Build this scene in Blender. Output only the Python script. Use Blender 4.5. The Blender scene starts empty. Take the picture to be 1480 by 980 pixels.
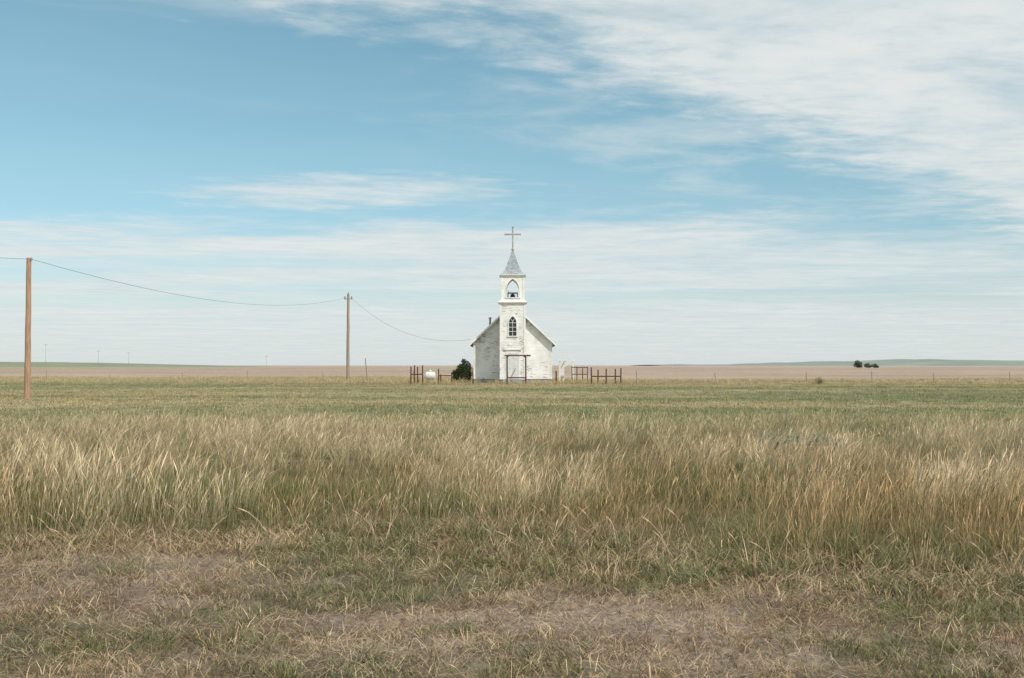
import bpy, math, random
import numpy as np
from mathutils import Vector, Matrix
random.seed(7); rng=np.random.default_rng(11)
S=bpy.context.scene
R=math.radians

# ---------------------------------------------------------------- noise
def _h(ix,iy,s):
    v=np.sin(ix*127.1+iy*311.7+s*74.7)*43758.5453
    return v-np.floor(v)
def vn(x,y,s=0):
    ix=np.floor(x); iy=np.floor(y); fx=x-ix; fy=y-iy
    fx=fx*fx*(3-2*fx); fy=fy*fy*(3-2*fy)
    a=_h(ix,iy,s);b=_h(ix+1,iy,s);c=_h(ix,iy+1,s);d=_h(ix+1,iy+1,s)
    return (a*(1-fx)+b*fx)*(1-fy)+(c*(1-fx)+d*fx)*fy
def fbm(x,y,s=0,o=4):
    t=0;a=.5;n=0
    for i in range(o):
        ca=math.cos(.6*i);sa=math.sin(.6*i)
        t=t+a*vn((x*ca-y*sa)*2**i+i*17.3,(x*sa+y*ca)*2**i-i*9.1,s+i); n+=a; a*=.5
    return t/n
def ss(a,b,x):
    t=np.clip((x-a)/(b-a),0,1); return t*t*(3-2*t)
def mixc(a,b,t):
    t=np.asarray(t)[...,None]; return np.asarray(a)*(1-t)+np.asarray(b)*t

def gz(x,y):
    x=np.asarray(x,float);y=np.asarray(y,float)
    d=np.sqrt(x*x+y*y)
    return (fbm(x*.9,y*.9,3,3)-.5)*.12*(1-ss(15,60,d))+(fbm(x*.06,y*.06,5,2)-.5)*.35*(1-ss(300,900,d))*ss(6,40,d)

# ---------------------------------------------------------------- materials
def new_mat(name):
    m=bpy.data.materials.new(name); m.use_nodes=True
    nt=m.node_tree; nt.nodes.clear()
    return m,nt,nt.nodes,nt.links
def simple(name,c1,c2=None,scale=4,rough=.8,metal=0,stretch=(1,1,1),bump=0,spec=.3):
    m,nt,N,L=new_mat(name)
    o=N.new('ShaderNodeOutputMaterial'); p=N.new('ShaderNodeBsdfPrincipled')
    p.inputs['Roughness'].default_value=rough; p.inputs['Metallic'].default_value=metal
    p.inputs['Specular IOR Level'].default_value=spec
    tc=N.new('ShaderNodeTexCoord'); mp=N.new('ShaderNodeMapping'); mp.inputs['Scale'].default_value=stretch
    nz=N.new('ShaderNodeTexNoise'); nz.inputs['Scale'].default_value=scale; nz.inputs['Detail'].default_value=6
    cr=N.new('ShaderNodeValToRGB'); cr.color_ramp.elements[0].position=.35; cr.color_ramp.elements[1].position=.65
    c2=c2 or tuple(v*.6 for v in c1)
    cr.color_ramp.elements[0].color=(*c2,1); cr.color_ramp.elements[1].color=(*c1,1)
    L.new(tc.outputs['Object'],mp.inputs[0]); L.new(mp.outputs[0],nz.inputs['Vector'])
    L.new(nz.outputs['Fac'],cr.inputs[0]); L.new(cr.outputs[0],p.inputs['Base Color']); L.new(p.outputs[0],o.inputs[0])
    if bump:
        b=N.new('ShaderNodeBump'); b.inputs['Strength'].default_value=bump; b.inputs['Distance'].default_value=.02
        L.new(nz.outputs['Fac'],b.inputs['Height']); L.new(b.outputs[0],p.inputs['Normal'])
    return m
def siding_mat(name,amount=.56,base=(.82,.81,.78)):
    m,nt,N,L=new_mat(name)
    o=N.new('ShaderNodeOutputMaterial'); p=N.new('ShaderNodeBsdfPrincipled'); p.inputs['Roughness'].default_value=.75
    p.inputs['Specular IOR Level'].default_value=.2
    tc=N.new('ShaderNodeTexCoord'); mp=N.new('ShaderNodeMapping'); mp.inputs['Scale'].default_value=(1.1,1.1,8)
    n1=N.new('ShaderNodeTexNoise'); n1.inputs['Scale'].default_value=1.9; n1.inputs['Detail'].default_value=9; n1.inputs['Roughness'].default_value=.7
    L.new(tc.outputs['Object'],mp.inputs[0]); L.new(mp.outputs[0],n1.inputs['Vector'])
    n2=N.new('ShaderNodeTexNoise'); n2.inputs['Scale'].default_value=.7; n2.inputs['Detail'].default_value=3
    L.new(tc.outputs['Object'],n2.inputs['Vector'])
    ad=N.new('ShaderNodeMath'); ad.operation='MULTIPLY_ADD'; ad.inputs[1].default_value=.45
    L.new(n2.outputs['Fac'],ad.inputs[0]); L.new(n1.outputs['Fac'],ad.inputs[2])
    cr=N.new('ShaderNodeValToRGB'); e=cr.color_ramp.elements
    e[0].position=amount+.22; e[0].color=(*base,1); e[1].position=amount+.28; e[1].color=(.36,.32,.28,1)
    L.new(ad.outputs[0],cr.inputs[0])
    n3=N.new('ShaderNodeTexNoise'); n3.inputs['Scale'].default_value=1.6; n3.inputs['Detail'].default_value=5
    L.new(tc.outputs['Object'],n3.inputs['Vector'])
    mx=N.new('ShaderNodeMix'); mx.data_type='RGBA'; mx.blend_type='MULTIPLY'; mx.inputs[0].default_value=1
    c3=N.new('ShaderNodeValToRGB'); c3.color_ramp.elements[0].color=(.84,.84,.83,1); c3.color_ramp.elements[0].position=.3; c3.color_ramp.elements[1].position=.6
    L.new(n3.outputs['Fac'],c3.inputs[0]); L.new(cr.outputs[0],mx.inputs[6]); L.new(c3.outputs[0],mx.inputs[7])
    L.new(mx.outputs[2],p.inputs['Base Color']); L.new(p.outputs[0],o.inputs[0])
    return m
def shingle_mat():
    m,nt,N,L=new_mat('shingles')
    o=N.new('ShaderNodeOutputMaterial'); p=N.new('ShaderNodeBsdfPrincipled'); p.inputs['Roughness'].default_value=.85
    tc=N.new('ShaderNodeTexCoord'); mp=N.new('ShaderNodeMapping'); mp.inputs['Rotation'].default_value=(R(90),0,0)
    br=N.new('ShaderNodeTexBrick'); br.inputs['Scale'].default_value=1; br.inputs['Brick Width'].default_value=.22; br.inputs['Row Height'].default_value=.14
    br.inputs['Mortar Size'].default_value=.012; br.inputs['Color1'].default_value=(.42,.46,.48,1); br.inputs['Color2'].default_value=(.28,.32,.35,1); br.inputs['Mortar'].default_value=(.12,.13,.15,1)
    L.new(tc.outputs['Object'],mp.inputs[0]); L.new(mp.outputs[0],br.inputs[0]); L.new(br.outputs[0],p.inputs['Base Color']); L.new(p.outputs[0],o.inputs[0])
    return m
M_side=siding_mat('peeling_white_clapboard',.555,(.82,.82,.80))
M_trim=siding_mat('white_trim_paint',.62,(.83,.82,.80))
M_shing=shingle_mat()
M_roof=simple('roof_shingles',(.30,.30,.30),(.18,.18,.19),6)
M_glass=simple('dark_window_glass',(.03,.035,.04),(.015,.018,.02),3,rough=.12,spec=.6)
M_door=simple('weathered_door_paint',(.72,.73,.72),(.58,.58,.57),3,stretch=(6,6,1))
M_conc=simple('old_concrete',(.42,.40,.37),(.30,.28,.26),5)
M_iron=simple('dark_bell_iron',(.045,.04,.04),(.02,.02,.02),8,rough=.5,metal=.6)
M_rust=simple('rusty_pipe',(.14,.07,.05),(.07,.035,.028),9,rough=.9,stretch=(1,1,.4))
M_wood=simple('pole_wood',(.46,.29,.20),(.28,.17,.115),5,stretch=(5,5,.35),bump=.5)
M_wood2=simple('grey_pole_wood',(.38,.31,.25),(.24,.19,.16),5,stretch=(5,5,.35),bump=.5)
M_post=simple('fence_post_wood',(.30,.26,.22),(.18,.15,.13),8)
M_wire=simple('power_wire',(.18,.19,.21),(.14,.14,.15),3,rough=.6)
M_fwire=simple('fence_wire',(.25,.23,.22),(.15,.13,.12),3,rough=.6)
M_white=simple('white_metal_paint',(.74,.74,.72),(.62,.61,.58),4,rough=.5)
M_ceram=simple('insulator_ceramic',(.30,.30,.32),(.22,.22,.24),4,rough=.3)
M_metal=simple('galvanised_metal',(.35,.35,.36),(.22,.22,.23),6,rough=.5,metal=.5)
M_bark=simple('bark',(.11,.085,.065),(.06,.045,.035),8)

# ---------------------------------------------------------------- mesh builder
import bmesh
class MB:
    def __init__(s): s.v=[];s.f=[]
    def add(s,vs,fs):
        o=len(s.v); s.v+= [tuple(v) for v in vs]; s.f+=[tuple(i+o for i in f) for f in fs]
    def box(s,x0,x1,y0,y1,z0,z1):
        s.add([(x0,y0,z0),(x1,y0,z0),(x1,y1,z0),(x0,y1,z0),(x0,y0,z1),(x1,y0,z1),(x1,y1,z1),(x0,y1,z1)],
              [(0,3,2,1),(4,5,6,7),(0,1,5,4),(1,2,6,5),(2,3,7,6),(3,0,4,7)])
    def tube(s,a,b,r0,r1=None,n=8,wob=0):
        r1=r0 if r1 is None else r1
        a=Vector(a);b=Vector(b);d=(b-a).normalized()
        u=d.orthogonal().normalized();w=d.cross(u)
        vs=[];
        for (p,r) in ((a,r0),(b,r1)):
            for i in range(n):
                t=2*math.pi*i/n; vs.append(p+u*(r*math.cos(t))+w*(r*math.sin(t)))
        fs=[(i,(i+1)%n,n+(i+1)%n,n+i) for i in range(n)]+[tuple(range(n))[::-1],tuple(range(n,2*n))]
        s.add(vs,fs)
    def path(s,pts,r,n=6):
        for i in range(len(pts)-1): s.tube(pts[i],pts[i+1],r if np.isscalar(r) else r[i],r if np.isscalar(r) else r[i+1],n)
    def lathe(s,prof,c,n=24):
        vs=[];m=len(prof)
        for (r,z) in prof:
            for i in range(n):
                t=2*math.pi*i/n; vs.append((c[0]+r*math.cos(t),c[1]+r*math.sin(t),c[2]+z))
        fs=[(j*n+i,j*n+(i+1)%n,(j+1)*n+(i+1)%n,(j+1)*n+i) for j in range(m-1) for i in range(n)]
        s.add(vs,fs)
    def prism(s,pts2,M,d0,d1):
        n=len(pts2)
        vs=[M(u,z,d0) for u,z in pts2]+[M(u,z,d1) for u,z in pts2]
        fs=[tuple(range(n)),tuple(range(n,2*n))[::-1]]+[(i,n+i,n+(i+1)%n,(i+1)%n) for i in range(n)]
        s.add(vs,fs)
    def obj(s,name,mat,parent=None,smooth=False,loc=(0,0,0)):
        me=bpy.data.meshes.new(name); me.from_pydata(s.v,[],s.f); me.materials.append(mat); me.update()
        bm=bmesh.new(); bm.from_mesh(me); bmesh.ops.recalc_face_normals(bm,faces=bm.faces); bm.to_mesh(me); bm.free()
        if smooth: me.polygons.foreach_set('use_smooth',[True]*len(me.polygons))
        o=bpy.data.objects.new(name,me); S.collection.objects.link(o); o.location=loc
        if parent: o.parent=parent
        return o
def empty(name,loc=(0,0,0)):
    o=bpy.data.objects.new(name,None); o.location=loc; o.empty_display_size=.3; S.collection.objects.link(o); return o

# ---------------------------------------------------------------- camera
H=1.6
cam=bpy.data.cameras.new('camera'); co=bpy.data.objects.new('camera',cam); S.collection.objects.link(co)
cam.lens=35; cam.sensor_width=36; cam.clip_end=30000; cam.clip_start=.05
co.location=(0,0,H); co.rotation_euler=(R(90+1.51),0,0); S.camera=co
F=1439.
def W(px,Y): return (px-740)/F*Y
def Z(py,Y): return (528-py)/F*Y+H

# ---------------------------------------------------------------- sun + sky
SUN_EL=R(48); SUN_AZ=R(136)
sd=Vector((math.sin(SUN_AZ)*math.cos(SUN_EL),math.cos(SUN_AZ)*math.cos(SUN_EL),math.sin(SUN_EL)))
sl=bpy.data.lights.new('sun','SUN'); sl.energy=3.7; sl.angle=R(.5); sl.color=(1,.95,.87)
so=bpy.data.objects.new('sun',sl); S.collection.objects.link(so); so.rotation_euler=sd.to_track_quat('Z','Y').to_euler(); so.location=(30,-20,50)

w=bpy.data.worlds.new('sky'); S.world=w; w.use_nodes=True
N=w.node_tree.nodes; L=w.node_tree.links; N.clear()
out=N.new('ShaderNodeOutputWorld'); bg=N.new('ShaderNodeBackground'); bg.inputs[1].default_value=.15
sk=N.new('ShaderNodeTexSky'); sk.sky_type='NISHITA'; sk.sun_disc=False; sk.sun_elevation=SUN_EL; sk.sun_rotation=SUN_AZ
sk.air_density=1.0; sk.dust_density=.6; sk.ozone_density=1.6
tint=N.new('ShaderNodeMix'); tint.data_type='RGBA'; tint.blend_type='MULTIPLY'; tint.inputs[0].default_value=1
L.new(sk.outputs[0],tint.inputs[6]); L.new(tint.outputs[2],bg.inputs[0])
def mt(op,a,b=None,c=None,clamp=False):
    n=N.new('ShaderNodeMath'); n.operation=op; n.use_clamp=clamp
    for i,v in enumerate((a,b,c)):
        if v is None: continue
        if isinstance(v,(int,float)): n.inputs[i].default_value=v
        else: L.new(v,n.inputs[i])
    return n.outputs[0]
def mr(v,a,b,c=0,d=1):
    n=N.new('ShaderNodeMapRange'); n.interpolation_type='SMOOTHSTEP'
    L.new(v,n.inputs[0]); n.inputs[1].default_value=a;n.inputs[2].default_value=b;n.inputs[3].default_value=c;n.inputs[4].default_value=d
    return n.outputs[0]
tc=N.new('ShaderNodeTexCoord'); sx=N.new('ShaderNodeSeparateXYZ'); L.new(tc.outputs['Generated'],sx.inputs[0])
tr_=N.new('ShaderNodeValToRGB'); L.new(sx.outputs[2],tr_.inputs[0]); te=tr_.color_ramp.elements
te[0].position=0.0; te[0].color=(.60,.64,.71,1); te[1].position=.36; te[1].color=(.74,1.0,.82,1)
t2=te.new(.10); t2.color=(.70,.80,.78,1); t3=te.new(.2); t3.color=(.75,.93,.80,1)
L.new(tr_.outputs[0],tint.inputs[7])
zz=mt('MAXIMUM',mt('ADD',sx.outputs[2],.006),.004)
px_=mt('DIVIDE',sx.outputs[0],zz); py_=mt('DIVIDE',sx.outputs[1],zz)
def noise(sxx,syy,rot,scale,detail,rough,dist=0,off=0):
    cx=N.new('ShaderNodeCombineXYZ'); L.new(px_,cx.inputs[0]); L.new(py_,cx.inputs[1]); cx.inputs[2].default_value=off
    mp=N.new('ShaderNodeMapping'); mp.vector_type='TEXTURE'; mp.inputs['Rotation'].default_value=(0,0,rot); mp.inputs['Scale'].default_value=(sxx,syy,1)
    L.new(cx.outputs[0],mp.inputs[0])
    n=N.new('ShaderNodeTexNoise'); n.inputs['Scale'].default_value=scale; n.inputs['Detail'].default_value=detail; n.inputs['Roughness'].default_value=rough; n.inputs['Distortion'].default_value=dist
    L.new(mp.outputs[0],n.inputs['Vector']); return n.outputs['Fac']
nA=noise(1.3,.9,R(20),1.0,12,.58,.3,1.7)
nB=noise(1.2,.8,R(15),4.2,10,.62,.2,5.1)
nC=noise(1.3,.9,R(14),1.1,10,.62,.4,9.3)
nD=noise(2.6,1.2,R(6),.5,8,.55,.3,3.3)
nE=noise(1.6,1.0,R(-8),.9,9,.6,.3,14.2)
edge=mt('SUBTRACT',mt('MULTIPLY_ADD',px_,1.15,3.3),py_)
edgeN=mt('ADD',edge,mt('MULTIPLY',mt('SUBTRACT',nA,.5),2.0))
edgeN=mt('ADD',edgeN,mt('MULTIPLY',mt('SUBTRACT',nB,.5),1.8))
bank=mr(edgeN,-.3,1.0)
bank=mt('MULTIPLY',bank,mr(nC,.30,.54,.52,1))
bank=mt('MULTIPLY',bank,mr(nB,.25,.55,.86,1))
gx=mt('DIVIDE',mt('ADD',px_,.95),1.0); gy=mt('DIVIDE',mt('SUBTRACT',py_,mt('MULTIPLY_ADD',px_,-.12,5.45)),.6)
g=mt('SUBTRACT',1.0,mt('ADD',mt('MULTIPLY',gx,gx),mt('MULTIPLY',gy,gy)))
gN=mt('ADD',g,mt('MULTIPLY',mt('SUBTRACT',nB,.5),3.0))
streak=mt('MULTIPLY',mr(gN,-.6,1.5),.78)
pyn=mt('ADD',py_,mt('ADD',mt('MULTIPLY',mt('SUBTRACT',nE,.5),6.0),mt('MULTIPLY',mt('SUBTRACT',nB,.5),1.5)))
veil=mt('MULTIPLY',mr(pyn,5.6,8.2),mr(nD,.38,.58,.35,.95))
veil=mt('MAXIMUM',veil,mr(py_,6.0,19,0,.86))
wisp=mt('MULTIPLY',mt('MULTIPLY',mr(nC,.45,.7),mr(mt('ADD',edge,mt('MULTIPLY',py_,.3)),-1.0,1.6)),.6)
wl=mt('MULTIPLY',mr(nD,.35,.75),.10)
tot=mt('MAXIMUM',mt('MAXIMUM',bank,streak),mt('MAXIMUM',veil,mt('ADD',wisp,wl)))
tot=mt('MULTIPLY',tot,.96,clamp=True)
bgc=N.new('ShaderNodeBackground'); bgc.inputs[1].default_value=1
cc=N.new('ShaderNodeValToRGB'); cc.color_ramp.elements[0].position=.35; cc.color_ramp.elements[1].position=.62
cc.color_ramp.elements[0].color=(.62,.715,.74,1); cc.color_ramp.elements[1].color=(.79,.815,.80,1)
L.new(mt('ADD',mt('MULTIPLY',nB,.5),mt('MULTIPLY',nA,.5)),cc.inputs[0]); L.new(cc.outputs[0],bgc.inputs[0])
mxs=N.new('ShaderNodeMixShader'); L.new(tot,mxs.inputs[0]); L.new(bg.outputs[0],mxs.inputs[1]); L.new(bgc.outputs[0],mxs.inputs[2]); L.new(mxs.outputs[0],out.inputs[0])

# ---------------------------------------------------------------- zone colours
def tall_start(x): return np.clip(8.9-.62*np.maximum(0,x+.3),6.9,9.0)
TALL_END=29.
WEEDS=[(2302/(py-528)*(px-740)/F,2302/(py-528)) for (px,py) in [(108,818),(178,828),(30,935),(205,905),(585,870),(1010,840),(1445,820),(650,905),(450,950),(300,900)]]
def green_fg(x,y):
    n=fbm(x*1.1+3,y*1.3,21,4)
    band=ss(-2.4,-.8,x)*ss(6.5,7.2,y)
    right=ss(1.3,2.6,x)*.9
    left=ss(-.8,-2.2,x)*.10
    b=np.maximum(band,right)-left
    g=np.clip(ss(.40,.70,n+.24*b-.04),0,1)
    for (wx,wy) in WEEDS: g=np.maximum(g,np.exp(-(((x-wx)/.2)**2+((y-wy)/.18)**2))*.9)
    return g
def bare_f(x,y):
    b=np.maximum(np.exp(-(((x-.75)/.75)**2+((y-6.15)/.42)**2)),.8*np.exp(-(((x+2.9)/1.0)**2+((y-8.0)/.5)**2)))
    b=np.maximum(b,.6*np.exp(-(((x+.7)/.7)**2+((y-5.6)/.3)**2)))
    return np.clip(np.maximum(b,.75*ss(.58,.72,fbm(x*1.3+40,y*1.9,23,4))*ss(8.8,8.2,y))*(.35+1.2*fbm(x*4,y*4,24,3)),0,1)
def ground_col(x,y):
    g=green_fg(x,y)
    n=fbm(x*1.7,y*1.7,31,4)
    tan=mixc((.18,.14,.11),(.32,.25,.195),ss(.3,.7,n))
    tan=mixc(tan,(.35,.28,.235),bare_f(x,y)*.8)
    c=mixc(tan,(.15,.135,.085),g*.7)
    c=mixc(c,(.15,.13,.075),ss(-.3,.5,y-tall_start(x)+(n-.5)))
    s=fbm(x*.03+5,y*.2,41,4); s2=fbm(x*.12,y*.6,42,4)
    fld=mixc((.215,.225,.135),(.36,.31,.205),ss(.40,.64,s*.6+s2*.4))
    c=mixc(c,fld,ss(23,28,y))
    c=mixc(c,(.38,.31,.21),ss(84,94,y+8*(s-.5))*.85)
    edge=np.where(x<-4,128.,104.)
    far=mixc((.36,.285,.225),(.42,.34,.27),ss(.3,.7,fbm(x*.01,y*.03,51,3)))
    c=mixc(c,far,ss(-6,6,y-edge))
    c=mixc(c,(.44,.38,.315),ss(350,1500,y)*.8)  # distance haze mixed into the far field colour
    return c

def axis(n,a,mx,neg):
    k=math.asinh(mx/a); k2=math.asinh(neg/a)
    n2=int(n*k2/(k+k2)); 
    return np.concatenate([-a*np.sinh(np.linspace(k2,0,n2,endpoint=False)),a*np.sinh(np.linspace(0,k,n-n2))])
gx_=axis(420,4,9000,9000); gy_=axis(440,5,11000,80)+5
X,Y=np.meshgrid(gx_,gy_)
Zg=gz(X,Y)
nx,ny=len(gx_),len(gy_)
V=np.stack([X,Y,Zg],-1).reshape(-1,3)
idx=np.arange(nx*ny).reshape(ny,nx)
Fq=np.stack([idx[:-1,:-1],idx[:-1,1:],idx[1:,1:],idx[1:,:-1]],-1).reshape(-1,4)
def np_mesh(name,V,Fq):
    me=bpy.data.meshes.new(name)
    me.vertices.add(len(V)); me.vertices.foreach_set('co',np.ascontiguousarray(V,dtype=np.float32).ravel())
    k=Fq.shape[1]
    me.loops.add(Fq.size); me.loops.foreach_set('vertex_index',np.ascontiguousarray(Fq,dtype=np.int32).ravel())
    me.polygons.add(len(Fq)); me.polygons.foreach_set('loop_start',np.arange(0,Fq.size,k,dtype=np.int32))
    me.update(calc_edges=True); me.validate(); return me
me=np_mesh('ground',V,Fq)
a=me.color_attributes.new('zone','FLOAT_COLOR','POINT')
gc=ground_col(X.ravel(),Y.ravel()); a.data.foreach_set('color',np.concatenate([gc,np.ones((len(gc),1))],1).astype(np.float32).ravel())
me.polygons.foreach_set('use_smooth',[True]*len(me.polygons))
m,nt,N,L=new_mat('prairie_soil')
o=N.new('ShaderNodeOutputMaterial'); p=N.new('ShaderNodeBsdfDiffuse')
at=N.new('ShaderNodeAttribute'); at.attribute_name='zone'
tc=N.new('ShaderNodeTexCoord')
def nzz(scale,st,det=8):
    mp=N.new('ShaderNodeMapping'); mp.inputs['Scale'].default_value=st; n=N.new('ShaderNodeTexNoise'); n.inputs['Scale'].default_value=scale; n.inputs['Detail'].default_value=det; n.inputs['Roughness'].default_value=.7
    L.new(tc.outputs['Object'],mp.inputs[0]); L.new(mp.outputs[0],n.inputs['Vector']); return n.outputs['Fac']
n1=nzz(18,(1,1,1)); n2=nzz(.05,(.35,1.3,1)); n3=nzz(.6,(.4,1,1)); n4=nzz(3.5,(1,1,1))
def ramp(v,lo,hi,p0=.3,p1=.7):
    c=N.new('ShaderNodeValToRGB'); c.color_ramp.elements[0].position=p0; c.color_ramp.elements[1].position=p1
    c.color_ramp.elements[0].color=(lo,lo,lo,1); c.color_ramp.elements[1].color=(hi,hi,hi,1); L.new(v,c.inputs[0]); return c.outputs[0]
def mul(a_,b_):
    x=N.new('ShaderNodeMix'); x.data_type='RGBA'; x.blend_type='MULTIPLY'; x.inputs[0].default_value=1; L.new(a_,x.inputs[6]); L.new(b_,x.inputs[7]); return x.outputs[2]
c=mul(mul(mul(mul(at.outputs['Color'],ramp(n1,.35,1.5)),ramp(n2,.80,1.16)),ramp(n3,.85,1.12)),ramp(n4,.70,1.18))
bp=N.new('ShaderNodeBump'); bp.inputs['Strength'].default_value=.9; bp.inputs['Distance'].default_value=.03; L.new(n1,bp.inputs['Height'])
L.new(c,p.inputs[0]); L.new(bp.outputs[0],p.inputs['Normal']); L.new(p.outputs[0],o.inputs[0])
me.materials.append(m)
go=bpy.data.objects.new('ground',me); S.collection.objects.link(go)

# far hills
def ridge(name,x0,x1,y0,y1,hf,mat,nxr=160,nyr=14):
    xs=np.linspace(x0,x1,nxr); t=np.linspace(0,1,nyr); A,B=np.meshgrid(xs,t)
    Zr=hf(A)*np.sin(np.pi*B)-.3; Yr=y0+(y1-y0)*B
    V=np.stack([A,Yr,Zr],-1).reshape(-1,3); id_=np.arange(nxr*nyr).reshape(nyr,nxr)
    Fq=np.stack([id_[:-1,:-1],id_[:-1,1:],id_[1:,1:],id_[1:,:-1]],-1).reshape(-1,4)
    me=np_mesh(name,V,Fq); me.materials.append(mat); me.polygons.foreach_set('use_smooth',[True]*len(me.polygons))
    ob=bpy.data.objects.new(name,me); S.collection.objects.link(ob)
M_h1=simple('hazy_hill_grass',(.235,.27,.235),(.17,.205,.185),.006,stretch=(1,3,6))  # hill grass greyed and blued: aerial haze painted into the base colour
M_h2=simple('green_ridge_grass',(.22,.25,.15),(.16,.19,.12),.02,stretch=(1,3,6))
Yh=3600
def hr(x):
    p=x/Yh*F+740
    return np.interp(p,[930,960,1060,1090,1150,1200,1260,1300,1400,1480,1700,2400],[0,1,1,2.8,4.4,5.4,7.2,8.6,7.6,6.2,6.8,0])*Yh/F+2.4+2.5*(vn(x*.02,x*0,3)-.5)
ridge('hill',W(930,Yh),W(2400,Yh),Yh-500,Yh+500,hr,M_h1,260)
Yl=1000
def hl(x):
    p=x/Yl*F+740
    return (np.interp(p,[-900,-300,0,120,200,300,420],[0,6.5,6.2,5,3.2,1.0,0])*Yl/F+1.2*ss(420,250,p))+.3*(vn(x*.05,x*0,3)-.5)
ridge('hill',W(-900,Yl),W(420,Yl),Yl-160,Yl+160,hl,M_h2,200)

# ---------------------------------------------------------------- grass
def grass_mat(name,transl=.25,inst=True):
    m,nt,N,L=new_mat(name)
    o=N.new('ShaderNodeOutputMaterial')
    ac=N.new('ShaderNodeAttribute'); ac.attribute_type='INSTANCER' if inst else 'GEOMETRY'; ac.attribute_name='col'
    ai=N.new('ShaderNodeAttribute'); ai.attribute_name='bl'
    sp=N.new('ShaderNodeSeparateXYZ'); L.new(ai.outputs['Vector'],sp.inputs[0])
    def rampn(v,c0,c1,p0,p1):
        c=N.new('ShaderNodeValToRGB'); c.color_ramp.elements[0].position=p0; c.color_ramp.elements[1].position=p1
        c.color_ramp.elements[0].color=(*c0,1); c.color_ramp.elements[1].color=(*c1,1); L.new(v,c.inputs[0]); return c.outputs[0]
    def mixn(bt,a_,b_):
        x=N.new('ShaderNodeMix'); x.data_type='RGBA'; x.blend_type=bt; x.inputs[0].default_value=1; L.new(a_,x.inputs[6]); L.new(b_,x.inputs[7]); return x.outputs[2]
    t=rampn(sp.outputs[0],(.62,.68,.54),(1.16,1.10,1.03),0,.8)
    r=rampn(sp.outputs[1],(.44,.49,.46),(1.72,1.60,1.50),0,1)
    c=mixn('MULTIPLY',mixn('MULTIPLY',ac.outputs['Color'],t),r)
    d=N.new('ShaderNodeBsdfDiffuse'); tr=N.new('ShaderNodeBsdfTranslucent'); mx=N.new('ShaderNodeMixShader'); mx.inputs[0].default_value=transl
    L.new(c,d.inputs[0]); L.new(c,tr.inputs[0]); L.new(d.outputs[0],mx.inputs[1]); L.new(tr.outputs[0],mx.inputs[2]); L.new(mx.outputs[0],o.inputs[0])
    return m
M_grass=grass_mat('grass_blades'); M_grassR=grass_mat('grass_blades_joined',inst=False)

def tuft(n,h,wd,spread,lean,curl,seg=4,seed=0,wind=(0.10,0),flat=False):
    Vs=[];Fs=[];A=[]
    for b in range(n):
        hh=random.uniform(*h); ww=random.uniform(*wd)
        an=random.uniform(0,6.283); rr=spread*math.sqrt(random.random())
        bx=math.cos(an)*rr; by=math.sin(an)*rr
        la=random.uniform(0,6.283) if random.random()<.5 else an+random.uniform(-.6,.6)
        le=random.uniform(0,lean); cu=random.uniform(0,curl)
        dx=math.cos(la); dy=math.sin(la)
        fa=random.uniform(0,3.14); wx=math.cos(fa);wy=math.sin(fa)
        rnd=random.random(); has=random.random()<seed
        o=len(Vs)
        sg=4 if has else seg
        lift=random.random()*.05
        for i in range(sg+1):
            t=i/sg
            if has: t=[0,.5,.77,.86,1.0][i]
            off=hh*(le*t+cu*t*t)
            if flat: z=.012+lift*math.sin(t*3.14); off=hh*t
            else: z=hh*(t-.35*cu*t*t*t)
            x=bx+dx*off+wind[0]*hh*t*t; y=by+dy*off+wind[1]*hh*t*t
            if has: w_=ww*(.42 if i<3 else (1.5 if i==3 else .3))
            else: w_=ww*(1-t**1.5*.9)
            Vs.append((x-wx*w_/2,y-wy*w_/2,z)); Vs.append((x+wx*w_/2,y+wy*w_/2,z))
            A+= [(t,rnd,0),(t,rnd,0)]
        for i in range(sg): Fs.append((o+2*i,o+2*i+1,o+2*i+3,o+2*i+2))
    return Vs,Fs,A
def proto_coll(name,specs,mat=None):
    col=bpy.data.collections.new(name)
    for i,sp in enumerate(specs):
        Vs,Fs,A=tuft(**sp)
        me=np_mesh(f'{name}_{i:02d}',np.array(Vs),np.array(Fs))
        at=me.attributes.new('bl','FLOAT_VECTOR','POINT'); at.data.foreach_set('vector',np.array(A,np.float32).ravel())
        me.materials.append(mat or M_grass)
        ob=bpy.data.objects.new(f'{name}_{i:02d}',me); col.objects.link(ob)
    return col
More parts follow.
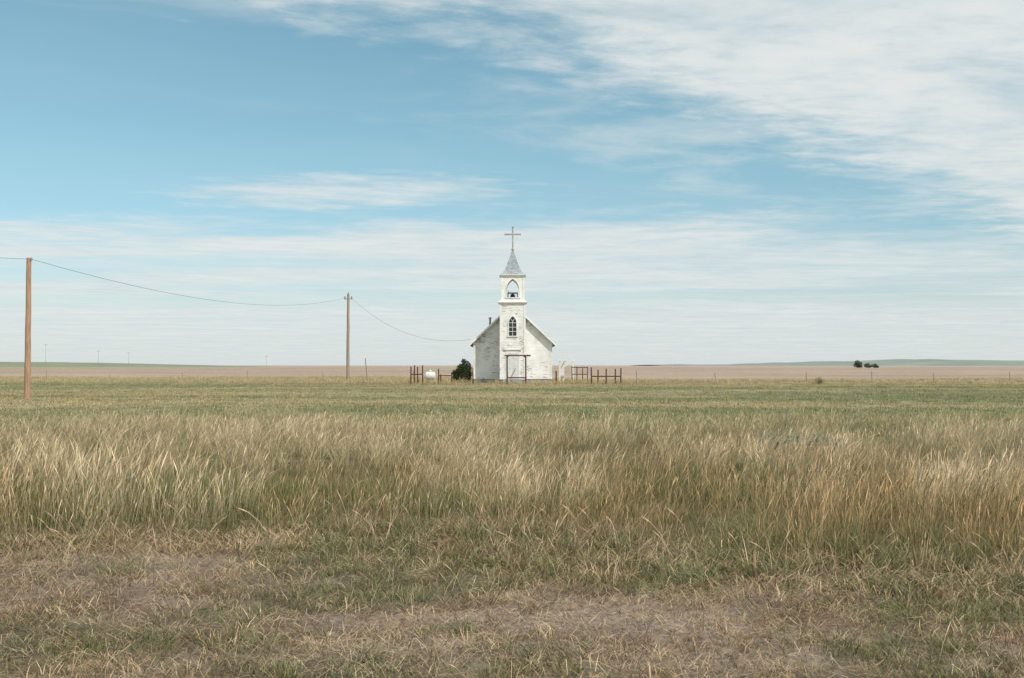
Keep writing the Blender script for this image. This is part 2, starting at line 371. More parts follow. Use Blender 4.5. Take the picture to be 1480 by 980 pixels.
def scatter(name,P,idx,rot,scl,col,coll,realize=False):
    n=len(P)
    me=bpy.data.meshes.new(name); me.vertices.add(n); me.vertices.foreach_set('co',P.astype(np.float32).ravel())
    def at(nm,ty,key,d):
        a=me.attributes.new(nm,ty,'POINT'); a.data.foreach_set(key,np.ascontiguousarray(d).ravel())
    at('idx','INT','value',idx.astype(np.int32)); at('rot','FLOAT_VECTOR','vector',rot.astype(np.float32))
    at('scl','FLOAT_VECTOR','vector',scl.astype(np.float32)); at('col','FLOAT_VECTOR','vector',col.astype(np.float32))
    ob=bpy.data.objects.new(name,me); S.collection.objects.link(ob)
    g=bpy.data.node_groups.new(name+'_scatter','GeometryNodeTree')
    g.interface.new_socket('Geometry',in_out='INPUT',socket_type='NodeSocketGeometry')
    g.interface.new_socket('Geometry',in_out='OUTPUT',socket_type='NodeSocketGeometry')
    N=g.nodes;L=g.links
    gi=N.new('NodeGroupInput');go_=N.new('NodeGroupOutput')
    mp=N.new('GeometryNodeMeshToPoints'); ip=N.new('GeometryNodeInstanceOnPoints')
    ci=N.new('GeometryNodeCollectionInfo'); ci.inputs['Collection'].default_value=coll
    ci.inputs['Separate Children'].default_value=True; ci.inputs['Reset Children'].default_value=True
    ip.inputs['Pick Instance'].default_value=True
    def na(nm,ty):
        a=N.new('GeometryNodeInputNamedAttribute'); a.data_type=ty; a.inputs['Name'].default_value=nm; return a.outputs['Attribute']
    L.new(gi.outputs[0],mp.inputs['Mesh']); L.new(mp.outputs[0],ip.inputs['Points']); L.new(ci.outputs[0],ip.inputs['Instance'])
    L.new(na('idx','INT'),ip.inputs['Instance Index']); L.new(na('rot','FLOAT_VECTOR'),ip.inputs['Rotation']); L.new(na('scl','FLOAT_VECTOR'),ip.inputs['Scale'])
    if realize:
        rz=N.new('GeometryNodeRealizeInstances'); L.new(ip.outputs[0],rz.inputs[0]); L.new(rz.outputs[0],go_.inputs[0])
    else: L.new(ip.outputs[0],go_.inputs[0])
    md=ob.modifiers.new('scatter','NODES'); md.node_group=g
    me.materials.append(M_grassR if realize else M_grass)
    return ob
def sample(y0,y1,dens,margin=4,k=.56):
    outx=[];outy=[]
    step=(y1-y0)/12
    for i in range(12):
        a=y0+i*step; b=a+step; h=k*b+margin
        xx=np.linspace(-h,h,40); yy=np.linspace(a,b,6); gxx,gyy=np.meshgrid(xx,yy)
        dm=float(dens(gxx,gyy).max())*1.15+1e-3
        n=int(2*h*step*dm); x=rng.uniform(-h,h,n); y=rng.uniform(a,b,n)
        keep=(rng.random(n)*dm<dens(x,y))&(np.abs(x)<k*y+margin)
        outx.append(x[keep]);outy.append(y[keep])
    return np.concatenate(outx),np.concatenate(outy)
def finish(name,x,y,idx,s,col,coll,tilt=.08,sz=None,freerot=True,realize=False):
    n=len(x); P=np.stack([x,y,gz(x,y)-.01],-1)
    rot=np.stack([rng.normal(0,tilt,n),rng.normal(0,tilt,n),rng.uniform(-.9,.9,n) if not freerot else rng.uniform(0,6.283,n)],-1)
    scl=np.stack([s,s,s if sz is None else sz],-1)
    col=col*rng.uniform(.76,1.24,(n,1))
    return scatter(name,P,idx,rot,scl,col,coll,realize)

STRAW=np.array((.44,.355,.24)); GOLD=np.array((.355,.255,.15)); PALE=np.array((.64,.57,.445)); GREEN=np.array((.14,.165,.08)); OLIVE=np.array((.205,.20,.11)); GGREY=np.array((.26,.28,.20))
tallC=proto_coll('tall_grass_tuft',
 [dict(n=11,h=(.36,.72),wd=(.0045,.0075),spread=.16,lean=.18,curl=.25,seg=3,seed=.9) for _ in range(6)]+
 [dict(n=22,h=(.15,.40),wd=(.005,.009),spread=.15,lean=.45,curl=.8,seg=3,seed=0) for _ in range(5)]+
 [dict(n=7,h=(.5,.90),wd=(.005,.008),spread=.16,lean=.24,curl=.35,seg=3,seed=.9,wind=(.3,0)) for _ in range(3)]+
 [dict(n=34,h=(.30,.66),wd=(.006,.010),spread=.11,lean=.3,curl=.5,seg=3,seed=.35,wind=(.22,0)) for _ in range(3)],M_grassR)
def ts(x,y): return y-tall_start(x)-(fbm(x*.7,y*.3,61,3)-.5)*2.0
def densT(x,y):
    d=np.interp(y,[6,10,13,16,22,30,36],[64,52,36,26,17,12,9])
    cl=.25+1.45*fbm(x*.9,y*.9,66,3)
    return d*cl*ss(-.4,.8,ts(x,y))*ss(TALL_END+3,TALL_END-8,y+(fbm(x*.12,y*.2,62,3)-.5)*18)
x,y=sample(6.0,35,densT,margin=3)
n=len(x)
q=fbm(x*.25+9,y*.5,71,4)*.55+fbm(x*.9,y*1.2,72,3)*.45
gq=ss(.42,.58,q+.14*np.exp(-((y-10.8)/1.8)**2)*ss(1,-2,x)+.06*ss(11,15,y)+.05*ss(19,24,y))
clump=fbm(x*.55,y*.55,75,3)+.5*fbm(x*2.2,y*2.2,78,2)-.25
pale=ss(.46,.60,clump+.15*ss(12,17,y)*ss(1,-3,x)+.05*ss(14,20,y)-.13*ss(13.5,9,y))
edgeG=ss(1.2,.1,ts(x,y))
pl=np.clip(.34+.44*gq+.06*edgeG-.35*pale*ss(11,14,y),0.1,.92)
isleaf=rng.random(n)<pl
straw=mixc(GOLD,PALE,pale*.9); straw=mixc(straw,STRAW,rng.random(n)*.55)
straw=mixc(straw,OLIVE,gq*.3)
leaf=mixc(mixc(OLIVE,GREEN,rng.random(n)),GGREY,ss(13,22,y)*.65)
leaf=mixc(leaf,STRAW,(rng.random(n)<.34*(1-gq))*.8)
col=np.where(isleaf[:,None],leaf,straw)
u=rng.random(n)
idx=np.where(isleaf,rng.integers(6,11,n),np.where(u<.16,rng.integers(11,14,n),rng.integers(0,6,n)))
bunch=(~isleaf)&(rng.random(n)<pale*.65*ss(10.5,13,y)); idx=np.where(bunch,rng.integers(14,17,n),idx)
back=ss(11.2,14.0,y)
hbase=(.52+.78*fbm(x*.4,y*.4,77,3))*(.5+.5*ss(0,1.5,ts(x,y)))
hh=hbase*(1-back*(.45-.36*pale))*np.interp(y,[8,20,26,34],[1,1,.75,.45])*rng.uniform(.7,1.2,n)
finish('tall_grass',x,y,idx,hh,col,tallC,freerot=False,realize=True)
NT=n

shortC=proto_coll('short_grass_tuft',
 [dict(n=14,h=(.025,.08),wd=(.0035,.006),spread=.07,lean=.8,curl=.8,seg=2) for _ in range(5)]+
 [dict(n=22,h=(.05,.13),wd=(.0035,.006),spread=.06,lean=.8,curl=1.0,seg=3) for _ in range(3)]+
 [dict(n=18,h=(.05,.20),wd=(.0025,.005),spread=.14,lean=1,curl=0,seg=2,flat=True) for _ in range(4)]+
 [dict(n=4,h=(.10,.27),wd=(.003,.005),spread=.08,lean=.3,curl=.5,seg=3,seed=.8) for _ in range(2)],M_grassR)
def densS(x,y):
    return (195*(.85+.3*green_fg(x,y)))*(1-.60*bare_f(x,y))*(.35+1.3*fbm(x*3,y*3,87,3))*ss(1.6,.3,ts(x,y))
x,y=sample(3.6,10.2,densS,margin=1.8); n=len(x)
g=green_fg(x,y); u=rng.random(n); br=bare_f(x,y)
isg=u<(.12+.56*g)*(1-.8*br)
weed=np.zeros(n)
for (wx,wy) in WEEDS: weed=np.maximum(weed,np.exp(-(((x-wx)/.16)**2+((y-wy)/.14)**2)))
big=isg&(rng.random(n)<.03+.05*g+.9*weed)
idx=np.where(big,rng.integers(5,8,n),rng.integers(0,5,n))
fl=(~isg)&(rng.random(n)<.50+.45*br); idx=np.where(fl,rng.integers(8,12,n),idx)
cul=rng.random(n)<.02+.12*ss(1.8,.2,np.abs(ts(x,y))); idx=np.where(cul,rng.integers(12,14,n),idx)
gcl=mixc(mixc(GREEN*1.05,OLIVE*1.05,rng.random(n)),(.22,.255,.18),big*.6)
scl=mixc((.42,.325,.245),(.60,.50,.39),rng.random(n)); scl=mixc(scl,(.23,.155,.11),(rng.random(n)<.38)*1.)
scl=mixc(scl,(.50,.43,.37),br*.5)
col=np.where((isg&~cul)[:,None],gcl,scl)
finish('short_grass',x,y,idx,rng.uniform(.7,1.3,n)*(1+.7*ss(1.4,0,np.abs(ts(x,y)))),col,shortC,realize=True)
print('counts',NT,n)

fieldC=proto_coll('field_grass_patch',
 [dict(n=36,h=(.04,.11),wd=(.010,.018),spread=.34,lean=.7,curl=.6,seg=2) for _ in range(5)]+
 [dict(n=16,h=(.14,.32),wd=(.009,.014),spread=.22,lean=.35,curl=.5,seg=3,seed=.4) for _ in range(4)])
def densF(x,y):
    return np.interp(y,[22,30,40,60,95,140],[7,7,5,3.4,2.5,1.3])*ss(19,25,y)
x,y=sample(20,138,densF,margin=5); 
kp=~((np.abs(x)<3.9)&(y>87.8)&(y<104)); kp&=y<np.where(x<-4,131,107)
x=x[kp];y=y[kp];n=len(x)
s=fbm(x*.03+5,y*.2,41,4); s2=fbm(x*.12,y*.6,42,4); q=ss(.40,.64,s*.6+s2*.4)
q=np.maximum(q*.85,ss(80,92,y+8*(s-.5)))
col=mixc(mixc((.25,.275,.165),(.29,.30,.19),rng.random(n)),(.50,.415,.29),np.clip(q+rng.normal(0,.2,n),0,1))
near=ss(32,24,y); tall=rng.random(n)<(.02+.30*near+.55*ss(82,90,y)*(.4+fbm(x*.2,y*.2,91,2)*1.0))
nearchurch=np.exp(-(((x)/14)**2+((y-88)/6)**2)); tall|=rng.random(n)<nearchurch*.8
idx=np.where(tall,rng.integers(5,9,n),rng.integers(0,5,n))
col=np.where(tall[:,None],mixc((.50,.415,.28),(.31,.29,.18),rng.random(n)*.8),col)
finish('field_grass',x,y,idx,rng.uniform(.75,1.3,n)*(1+.5*tall*nearchurch),col,fieldC)

# leafy generator
def leafmat(name,c1,c2):
    m,nt,N,L=new_mat(name)
    o=N.new('ShaderNodeOutputMaterial'); tc=N.new('ShaderNodeNewGeometry')
    cr=N.new('ShaderNodeValToRGB'); cr.color_ramp.elements[0].color=(*c2,1); cr.color_ramp.elements[1].color=(*c1,1)
    L.new(tc.outputs['Random Per Island'],cr.inputs[0])
    d=N.new('ShaderNodeBsdfDiffuse'); tr=N.new('ShaderNodeBsdfTranslucent'); mx=N.new('ShaderNodeMixShader'); mx.inputs[0].default_value=.25
    L.new(cr.outputs[0],d.inputs[0]); L.new(cr.outputs[0],tr.inputs[0]); L.new(d.outputs[0],mx.inputs[1]); L.new(tr.outputs[0],mx.inputs[2]); L.new(mx.outputs[0],o.inputs[0])
    return m
M_leaf=leafmat('shrub_leaves',(.085,.115,.05),(.03,.04,.02))
M_leaf2=leafmat('tree_leaves',(.17,.20,.13),(.08,.10,.07))
M_sage=leafmat('sage_leaves',(.27,.31,.23),(.14,.17,.12))
def foliage(name,loc,blobs,nleaf,size,mat,trunk=None):
    e=empty(name,loc); b=MB()
    for k in range(nleaf):
        c,r=random.choices(blobs,weights=[bb[1][0]*bb[1][2] for bb in blobs])[0]
        d=Vector((random.gauss(0,1),random.gauss(0,1),random.gauss(0,1))).normalized()*random.random()**.45
        pnt=Vector((c[0]+d.x*r[0],c[1]+d.y*r[1],c[2]+d.z*r[2]))
        if pnt.z<.02: continue
        u=Vector((random.gauss(0,1),random.gauss(0,1),random.gauss(0,1))).normalized(); v=u.orthogonal().normalized()
        s1=size*random.uniform(.6,1.4); s2=s1*.5
        b.add([pnt-u*s1,pnt+v*s2,pnt+u*s1,pnt-v*s2],[(0,1,2,3)])
    b.obj('crown',mat,e)
    t=MB()
    for (c,r) in blobs:
        base=Vector((random.uniform(-.1,.1),random.uniform(-.1,.1),0)) if trunk is None else Vector((0,0,trunk[0]))
        rr=.03 if trunk is None else trunk[1]*.5
        mid=(base+Vector(c))*.5+Vector((0,0,.1*r[2]))
        t.path([base,mid,Vector(c)+Vector((0,0,r[2]*.4))],[rr,rr*.7,rr*.3])
    if trunk: t.tube((0,0,0),(0,0,trunk[0]),trunk[1],trunk[1]*.7)
    t.obj('trunk',M_bark,e); return e
for (px,yy,s) in [(1112,18.6,.28),(1158,17.6,.32),(1196,17.2,.32)]:
    foliage('sagebrush',(W(px,yy),yy,float(gz(W(px,yy),yy))),[((random.uniform(-.2,.2)*s*2,0,s*.85),(s*.7,s*.6,s*.6)),((s*.5,0,s*.7),(s*.5,s*.5,s*.5)),((-s*.5,.1,s*.7),(s*.5,s*.5,s*.5))],340,.03,M_sage)
foliage('shrub',(W(668,90),91.0,0),[((0,0,.8),(.78,.7,.8)),((.3,0,1.45),(.5,.5,.6)),((-.5,.1,.6),(.5,.5,.6)),((.45,.1,.8),(.45,.5,.8)),((.1,0,1.95),(.25,.25,.28)),((-.2,0,1.35),(.35,.4,.4)),((-.75,.1,.9),(.25,.3,.3))],4200,.075,M_leaf)
def ftree(px,Yt,wd,ht,n):
    bl=[((0,0,ht*.3),(wd*.42,wd*.3,ht*.28)),((0,0,ht*.6),(wd*.28,wd*.3,ht*.3))]
    for i in range(n):
        bl.append(((random.uniform(-.5,.5)*wd*.8,random.uniform(-.3,.3)*wd,ht*random.uniform(.2,.6)),(wd*random.uniform(.16,.26),wd*.3,ht*random.uniform(.18,.28))))
    foliage('tree',(W(px,Yt),Yt,0),bl,1700,.40,M_leaf2,trunk=(ht*.3,.2))
ftree(1239,620,6.4,5.4,8); ftree(1254,640,4.6,3.4,6); ftree(1265,645,4.8,2.9,6)
foliage('weed_clump',(W(1183,84),84,0),[((0,0,.3),(.35,.3,.35)),((.25,0,.2),(.3,.3,.25))],500,.05,leafmat('dry_weed',(.34,.29,.19),(.20,.17,.11)))

# ---------------------------------------------------------------- church
CH=empty('church',(W(741,88),88,0))
def MF(y):   return lambda u,z,d:(u,y-d,z)
def MBk(y):  return lambda u,z,d:(-u,y+d,z)
def MR(x):   return lambda u,z,d:(x+d,u,z)
def ML(x):   return lambda u,z,d:(x-d,-u,z)
def clap(b,M,z0,z1,rngf,step=.13,skip=None):
    z=z0
    while z<z1-1e-4:
        zt=min(z+step,z1); a0,a1=rngf(z); b0,b1=rngf(zt)
        segs=[(a0,a1,b0,b1)]
        if skip:
            for (s0,s1,sz0,sz1) in skip:
                if z<sz1 and zt>sz0:
                    segs=[(a0,s0,b0,s0),(s1,a1,s1,b1)]
        for (p0,p1,q0,q1) in segs:
            if p1-p0<.01: continue
            b.add([M(p0,z,.024),M(p1,z,.024),M(q1,zt,.008),M(q0,zt,.008),M(p0,z,.0),M(p1,z,.0)],[(0,1,2,3),(4,5,1,0)])
        z=zt
NW=3.52; NY=2.3; NL=13.5; EZ=3.75; PZ=7.05; BZ=.35
b=MB()
b.add([(-NW,NY,BZ),(NW,NY,BZ),(NW,NY,EZ),(0,NY,PZ),(-NW,NY,EZ),(-NW,NY+NL,BZ),(NW,NY+NL,BZ),(NW,NY+NL,EZ),(0,NY+NL,PZ),(-NW,NY+NL,EZ)],
      [(0,1,2,3,4),(5,9,8,7,6),(0,4,9,5),(1,6,7,2),(0,5,6,1)])
b.obj('nave_wall_core',M_side,CH)
def gr(z):
    if z<=EZ: return (-NW,NW)
    t=(PZ-z)/(PZ-EZ)*NW; return (-t,t)
b=MB()
TW=1.1
def gl(z): return (gr(z)[0],max(-TW,gr(z)[0]))
def grr(z): return (min(TW,gr(z)[1]),gr(z)[1])
clap(b,MF(NY),BZ,PZ,gl); clap(b,MF(NY),BZ,PZ,grr)
clap(b,MBk(NY+NL),BZ,PZ,gr)
clap(b,MR(NW),BZ,EZ,lambda z:(NY,NY+NL)); clap(b,ML(-NW),BZ,EZ,lambda z:(-NY-NL,-NY))
b.obj('nave_siding',M_side,CH)
b=MB(); b.box(-NW+.04,NW-.04,NY+.04,NY+NL-.04,-.3,BZ-.002); b.box(-1.04,1.04,.06,NY+.03,-.3,BZ-.002); b.obj('foundation',M_conc,CH)
b=MB(); OV=.42; sl_=(PZ-EZ)/NW
for s in (-1,1):
    xe=s*(NW+OV); ze=EZ-OV*sl_
    y0=NY-.38;y1=NY+NL+.38; t=.13
    b.add([(0,y0,PZ+.02),(xe,y0,ze+.02),(xe,y1,ze+.02),(0,y1,PZ+.02),(0,y0,PZ+.02+t),(xe,y0,ze+.02+t*.8),(xe,y1,ze+.02+t*.8),(0,y1,PZ+.02+t)],
          [(0,1,2,3),(4,7,6,5),(0,4,5,1),(1,5,6,2),(2,6,7,3),(0,3,7,4)])
b.obj('nave_roof',M_roof,CH)
b=MB()
for s in (-1,1):
    for (yf,dd) in ((NY-.385,-.035),(NY+NL+.385,.035)):
        xe=s*(NW+OV+.01); ze=EZ-(OV+.01)*sl_
        b.prism([(s*.02,PZ+.16),(xe,ze+.12),(xe,ze-.07),(s*.02,PZ-.05)],lambda u,z,d:(u,yf+d,z),0,dd)
b.obj('rake_fascia',M_trim,CH)
b=MB()
for s in (-1,1):
    b.box(min(s*(NW+.005),s*(NW+.055)),max(s*(NW+.005),s*(NW+.055)),NY-.06,NY+.12,BZ,EZ-.1)
    x0,x1=sorted((s*(NW-.12),s*(NW+.0)));b.box(x0,x1,NY-.05,NY-.002,BZ,EZ-.02)
b.obj('nave_corner_boards',M_trim,CH)
b=MB(); xs=-2.1; zs=PZ-abs(xs)*sl_
b.tube((xs,NY+2.2,zs-.1),(xs,NY+2.2,zs+.85),.09,n=12); b.lathe([(.0,.24),(.17,.12),(.17,.08),(.10,.08)],(xs,NY+2.2,zs+.78),14); b.obj('stove_pipe',M_metal,CH)

TZ=7.12
b=MB(); b.box(-TW,TW,0,NY-.001,BZ,TZ); b.obj('tower_wall_core',M_side,CH)
b=MB(); dskip=(-.62,.62,BZ,3.1)
clap(b,MF(0),BZ,TZ,lambda z:(-TW,TW),skip=[dskip])
clap(b,MR(TW),BZ,TZ,lambda z:(0,NY)); clap(b,ML(-TW),BZ,TZ,lambda z:(-NY,0))
b.obj('tower_siding',M_side,CH)
b=MB()
for s in (-1,1):
    x0,x1=sorted((s*(TW-.12),s*(TW+.045))); b.box(x0,x1,-.046,.0,BZ,TZ)
    x0,x1=sorted((s*(TW+.002),s*(TW+.045))); b.box(x0,x1,.001,.12,BZ,TZ)
b.obj('tower_corner_boards',M_trim,CH)
def frust(b,h0,h1,z0,z1,cy):
    b.add([(-h0,cy-h0,z0),(h0,cy-h0,z0),(h0,cy+h0,z0),(-h0,cy+h0,z0),(-h1,cy-h1,z1),(h1,cy-h1,z1),(h1,cy+h1,z1),(-h1,cy+h1,z1)],
      [(0,3,2,1),(4,5,6,7),(0,1,5,4),(1,2,6,5),(2,3,7,6),(3,0,4,7)])
CY=1.1
b=MB(); frust(b,1.14,1.20,TZ-.10,TZ+.02,CY); frust(b,1.29,1.29,TZ+.022,TZ+.12,CY); frust(b,1.27,1.06,TZ+.122,TZ+.22,CY)
b.obj('tower_cornice',M_trim,CH)
B0=TZ+.2; B1=9.5; BW=1.03
def arch(w,z0,zs,n=10,k=1.0):
    pts=[(-w/2,z0)]
    for i in range(n+1):
        th=R(60)*i/n; pts.append((w/2-w*math.cos(th),zs+w*math.sin(th)*k))
    return pts
la=arch(1.12,B0+.30,8.28)
b=MB()
def panel(M,hw,th):
    left=[(-hw,B0)]+[(-.56,B0)]+la+[(0,B1),(-hw,B1)]
    b.prism(left,M,0,-th); b.prism([(-u,z) for u,z in left][::-1],M,0,-th)
    b.prism([(-.56,B0),(.56,B0),(.56,B0+.30),(-.56,B0+.30)],M,-.004,-th+.004)
panel(MF(CY-BW),BW,.09)
panel(MBk(CY+BW),BW,.09)
panel(lambda u,z,d:(BW+d,CY+u,z),BW-.091,.09); panel(lambda u,z,d:(-BW-d,CY-u,z),BW-.091,.09)
b.obj('belfry_walls',M_trim,CH)
b=MB(); 
for M in (MF(CY-BW),MBk(CY+BW)):
    ou=[(-.56-.09,B0+.30)]+[(u*1.16 if u<0 else u,z+.10*(1+u)) for u,z in la[1:]]
    for sgn in (1,-1):
        for i in range(len(la)-1):
            q=[(la[i][0]*sgn,la[i][1]),(la[i+1][0]*sgn,la[i+1][1]),(ou[i+1][0]*sgn,ou[i+1][1]),(ou[i][0]*sgn,ou[i][1])]
            b.prism(q,M,.002,.035)
    b.prism([(-.7,B0+.24),(.7,B0+.24),(.7,B0+.30),(-.7,B0+.30)],M,.004,.07)
    for s in (-1,1):
        b.prism([(s*BW,B0),(s*(BW-.12),B0),(s*(BW-.12),B1),(s*BW,B1)],M,.002,.03)
b.obj('belfry_trim',M_trim,CH)
b=MB(); b.box(-BW+.1,BW-.1,CY-BW+.1,CY+BW-.1,B0-.02,B0+.05); b.box(-BW+.1,BW-.1,CY-BW+.1,CY+BW-.1,B1-.08,B1-.02); b.obj('belfry_floor',M_trim,CH)
b=MB(); frust(b,1.06,1.12,B1-.001,B1+.07,CY); frust(b,1.19,1.19,B1+.071,B1+.14,CY); b.obj('belfry_cornice',M_trim,CH)
b=MB(); prof=[(B1+.141,1.17),(B1+.25,.98),(B1+.42,.82),(B1+.7,.66),(B1+1.1,.50),(11.95,.05),(12.0,.03)]
for (z0,h0),(z1,h1) in zip(prof,prof[1:]): frust(b,h0,h1,z0,z1,CY)
b.obj('spire',M_shing,CH)
M_cross=simple('weathered_cross_paint',(.42,.41,.39),(.22,.21,.20),8)
b=MB(); b.box(-.06,.06,CY-.05,CY+.05,11.9,14.0); b.box(-.70,-.0605,CY-.048,CY+.048,13.28,13.40); b.box(.0605,.70,CY-.048,CY+.048,13.28,13.40)
for (x,z,ax) in ((-.70,13.34,0),(.70,13.34,0),(0,14.0,1)):
    if ax==0: b.box(x-.03,x+.03,CY-.06,CY+.06,z-.09,z+.09)
    else: b.box(-.09,.09,CY-.06,CY+.06,z-.03,z+.03)
b.lathe([(.0,0),(.11,.04),(.13,.12),(.09,.2),(.05,.24)],(0,CY,11.86),12)
b.obj('cross',M_cross,CH)
b=MB(); c=(0,CY,7.55)
b.lathe([(.30,0),(.31,.02),(.265,.08),(.215,.20),(.19,.32),(.16,.40),(.08,.44),(0,.45)],c,24)
b.lathe([(.28,.0),(.24,.08),(.19,.2),(0,.40)],c,24)
b.box(-.46,.46,CY-.05,CY+.05,8.01,8.12)
for s in (-1,1):
    b.path([(s*.44,CY-.28,B0+.05),(s*.42,CY,8.06),(s*.44,CY+.28,B0+.05)],.035)
pts=[(-.40,CY+.3*math.cos(t),8.0+.3*math.sin(t)) for t in np.linspace(0,6.283,17)]; b.path(pts,.02)
b.tube((0,CY,7.75),(.02,CY,7.50),.03,.045)
b.obj('bell',M_iron,CH,smooth=False)
def gothic(M,cx,z0,w,h,name):
    zs=z0+h-.866*w
    inn=arch(w,z0,zs); full=inn+[(-u,z) for u,z in inn[::-1][1:]]
    g=MB(); g.prism([(cx+u,z) for u,z in full],M,.032,.036); g.obj(name+'_glass',M_glass,CH)
    f=MB()
    cz=z0+h*.45
    def off(u,z,k): 
        d=Vector((u,(z-cz)*.6)); d.normalize(); return (u+d.x*k if abs(u)>1e-3 else 0,z+d.y*k*1.3)
    ou=[off(u,z,.11) for u,z in full]
    for i in range(len(full)-1):
        q=[(cx+full[i][0],full[i][1]),(cx+full[i+1][0],full[i+1][1]),(cx+ou[i+1][0],ou[i+1][1]),(cx+ou[i][0],ou[i][1])]
        f.prism(q,M,.02,.075)
    f.prism([(cx-w/2-.16,z0-.09),(cx+w/2+.16,z0-.09),(cx+w/2+.16,z0),(cx-w/2-.16,z0)],M,.02,.11)
    mw=.017
    f.prism([(cx-mw,z0),(cx+mw,z0),(cx+mw,zs+.02),(cx-mw,zs+.02)],M,.037,.06)
    for zz_ in np.linspace(z0,zs,4)[1:]:
        for (a_,b_) in ((-w/2,-mw),(mw,w/2)): f.prism([(cx+a_,zz_-mw),(cx+b_,zz_-mw),(cx+b_,zz_+mw),(cx+a_,zz_+mw)],M,.037,.058)
    for sgn in (1,-1):
        cpts=[]
        for i in range(9):
            th=R(75)*i/8; u=(w*.55-w*.55*math.cos(th)); z=zs+w*.62*math.sin(th)
            if abs(u)<w/2: cpts.append((u*sgn,z))
        for (u0,z0_),(u1,z1_) in zip(cpts,cpts[1:]):
            if z1_<zs+math.sqrt(max(0,w*w-(w/2+abs(u1))**2)): f.prism([(cx+u0-mw,z0_),(cx+u0+mw,z0_),(cx+u1+mw,z1_),(cx+u1-mw,z1_)],M,.037+.001*(sgn+1),.056+.001*(sgn+1))
    f.obj(name+'_frame',M_trim,CH)
gothic(MF(0),0,4.2,.66,1.72,'tower_window')
for i,yy in enumerate((NY+2.4,NY+6.2,NY+10)):
    gothic(MR(NW),yy,1.4,.75,1.9,f'nave_window_right_{i}'); gothic(ML(-NW),-yy,1.4,.75,1.9,f'nave_window_left_{i}')
b=MB()
b.box(-.50,-.004,-.02,.0,BZ,2.6); b.box(.004,.50,-.02,.0,BZ,2.6)
for s in (-1,1):
    for (z0,z1) in ((.5,1.15),(1.3,1.95),(2.08,2.5)):
        x0,x1=sorted((s*.10,s*.40)); b.box(x0,x1,-.035,-.021,z0,z1)
b.obj('door',M_door,CH)
b=MB(); b.box(-.62,-.502,-.05,.0,BZ,2.95); b.box(.502,.62,-.05,.0,BZ,2.95); b.box(-.502,.502,-.05,0,2.602,2.95); b.box(-.76,.76,-.14,.0,2.952,3.04); b.box(-.70,.70,-.10,.0,3.042,3.10)
b.obj('door_frame',M_trim,CH)
b=MB(); b.box(-.85,.85,-.95,-.052,-.2,.30); b.box(-.85,.85,-1.28,-.953,-.2,.14); b.obj('doorstep',M_conc,CH)

# ---------------------------------------------------------------- pipe frames etc. (rusty)
def posts(name,Yp,ps,rails,mat=M_rust,r=.05,dy=None):
    e=empty(name,(W(ps[0][0],Yp),Yp,0)); x0=W(ps[0][0],Yp)
    b=MB()
    for i,pp in enumerate(ps):
        px,top=pp[:2]; oy=pp[2] if len(pp)>2 else 0
        x=W(px,Yp+oy)-x0
        b.tube((x,oy,-.2),(x+random.uniform(-.03,.03),oy+random.uniform(-.03,.03),Z(top,Yp+oy)),r,r*.9,10)
    b.obj('posts',mat,e)
    b=MB()
    for (pa,za,oa,pb,zb,ob_) in rails:
        b.tube((W(pa,Yp+oa)-x0,oa,Z(za,Yp+oa)),(W(pb,Yp+ob_)-x0,ob_,Z(zb,Yp+ob_)),r*.85,n=8)
    if rails: b.obj('rails',mat,e)
    return e
posts('porch_pipe_frame',85.8,[(733,515),(760,515)],[(729,514,0,767,514,0),(733,546,0,760,546,0),(733,517,0,735,514,1.4),(760,517,0,757,514,1.4)],r=.07)
posts('pipe_fence',85,[(594,530),(611,528),(599,528,3.0),(604,530,3.0),(594,534,3.0)],[(594,541,0,611,541,0),(594,541,0,594,541,3),(594,541,3,608,541,3),(611,541,0,611,541,3)],r=.06)
posts('pipe_fence',85.5,[(634,533),(637,541,2.5),(653,538)],[(634,543,0,653,543,0),(634,543,0,637,543,2.5)],r=.055)
posts('pipe_fence',85,[(855,531),(876,533),(897,532),(889,533,3),(864,534,3)],[(855,544,0,897,544,0),(864,544,3,889,544,3),(897,544,0,894,544,3)],r=.065)
posts('pipe_fence',90,[(827,529),(834,531),(849,530),(842,532,2)],[(827,531,0,849,531,0),(827,541,0,849,541,0)],r=.045)
posts('fence_post',85.0,[(804,536)],[],r=.07)
posts('fence_post',85.6,[(684,532)],[],r=.045)
posts('fence_post',84.8,[(692,545)],[],r=.06,mat=M_post)
e=empty('white_gate_frame',(W(808,97),97,0)); b=MB(); x0=W(808,97)
xa=0; xb=W(829,97)-x0
b.box(xa,xa+.14,0,.10,-.2,2.0); b.box(xb-.14,xb,0,.10,-.2,1.95)
b.box(-.12,xb+.12,-.05,.15,2.002,2.2); b.box(.05,xb*.4,1.2,1.28,-.2,1.95); b.box(xb*.4+.01,xb*.4+.09,.1,1.2,1.9,2.0)
b.tube((xa+.05,.05,1.2),(xb-.05,.05,1.9),.05); b.obj('frame',M_white,e)
e=empty('propane_tank',(W(622,92),92,0)); b=MB()
prof=[(0.0,-.75),(.18,-.73),(.32,-.64),(.38,-.5),(.38,.5),(.32,.64),(.18,.73),(0,.75)]
bb=MB(); bb.lathe(prof,(0,0,0),20)
b.add([(z*.65,y,.62+x) for x,y,z in bb.v],bb.f); b.lathe([(.10,0),(.12,.05),(.10,.16),(0,.18)],(0,0,.98),14)
b.obj('tank',M_white,e,smooth=True)
b=MB()
for s in (-.3,.3): b.box(s-.04,s+.04,-.25,.25,-.1,.30)
b.obj('legs',M_conc,e)

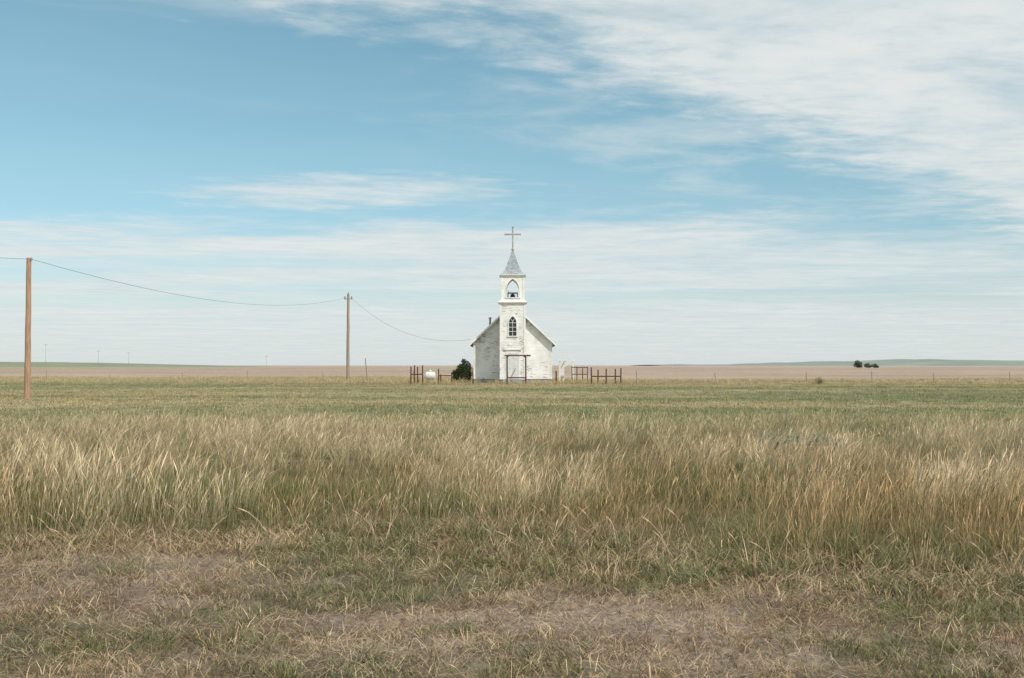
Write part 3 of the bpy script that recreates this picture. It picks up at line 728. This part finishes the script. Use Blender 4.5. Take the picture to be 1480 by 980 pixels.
# ---------------------------------------------------------------- utility poles & wires
def pole(x,y,h,r=.14,mat=M_wood,kind=0):
    e=empty('utility_pole',(x,y,0)); b=MB()
    segs=8; pts=[(random.uniform(-.015,.015)*(i>0),0,-.3+(h+.3)*i/segs) for i in range(segs+1)]
    b.path(pts,[r*(1-.3*i/segs) for i in range(segs+1)],14)
    b.obj('pole_shaft',mat,e)
    b=MB()
    if kind==0:
        b.tube((.12,0,h-.14),(.12,0,h+.02),.05,.04,10); b.tube((0,0,h-.1),(.14,0,h-.1),.02)
        b.obj('insulator',M_ceram,e)
    elif kind==1:
        for s in (-1,1):
            b.tube((0,0,h-.55),(s*.36,0,h-.55),.04); b.tube((s*.36,0,h-.6),(s*.36,0,h-.28),.10,.08,10)
        b.tube((0,0,h-.02),(0,0,h+.2),.06,.04,10)
        b.obj('insulator',M_ceram,e)
    else:
        b.box(-1.3,1.3,-.08,.08,h-.9,h-.7); b.obj('crossarm',mat,e)
    return e
P1=(W(40,47),47.,6.68); P2=(W(503,108),108.,9.35); P3=(-28.,-14.,6.9)
pole(P1[0],P1[1],P1[2],.15,M_wood,0)
pole(P2[0],P2[1],P2[2],.19,M_wood2,1)
pole(P3[0],P3[1],P3[2],.145,M_wood,0)
def wire(name,a,b_,sag,r=.016,n=40):
    pts=[]
    a=Vector(a);b_=Vector(b_)
    for i in range(n+1):
        t=i/n; q=a.lerp(b_,t); q.z-=4*sag*t*(1-t); pts.append(q)
    m=MB(); m.path(pts,r,5); m.obj(name,M_wire)
wire('power_line',(P1[0]+.12,P1[1],P1[2]-.06),(P2[0]-.36,P2[1],P2[2]-.45),1.4,.011)
wire('power_line',(P1[0]+.12,P1[1],P1[2]-.06),(P3[0]+.12,P3[1],P3[2]-.06),1.4,.009)
wire('power_line',(P2[0]+.36,P2[1],P2[2]-.45),(CH.location.x-NW-.3,88+NY+.2,3.95),1.6,.011)
for (px,Yp,top) in ((66,700,497),(142,760,506),(186,800,509),(385,900,514)):
    pole(W(px,Yp),Yp,Z(top,Yp),.11,M_wood2,2)
b=MB(); b.tube((W(531,112),112,-.1),(W(528,112),112,2.4),.05); b.obj('guy_stake',M_post)

# ---------------------------------------------------------------- wire fences
def wfence(x0,x1,Yf0,Yf1,sp,h=1.1):
    e=empty('wire_fence',(x0,Yf0,0)); b=MB(); tops=[]
    n=int(abs(x1-x0)/sp)
    for i in range(n+1):
        t=i/n; x=(x1-x0)*t+random.uniform(-1,1); y=(Yf1-Yf0)*t; z=float(gz(x0+x,Yf0+y)); hh=h*random.uniform(.6,1.05)
        b.tube((x,y,z-.2),(x+random.uniform(-.1,.1),y+random.uniform(-.06,.06),z+hh),.03,.028,6); tops.append((x,y,z))
    b.obj('posts',M_post,e)
    m=MB()
    for hz in (.35,.65,.9):
        m.path([(x,y,z+hz) for x,y,z in tops],.004,4)
    m.obj('wires',M_fwire,e)
wfence(W(935,86),75,87,98,6.5)
wfence(-100,W(590,106),120,102,8)

S.view_settings.view_transform='Standard'; S.view_settings.look='None'; S.view_settings.exposure=0
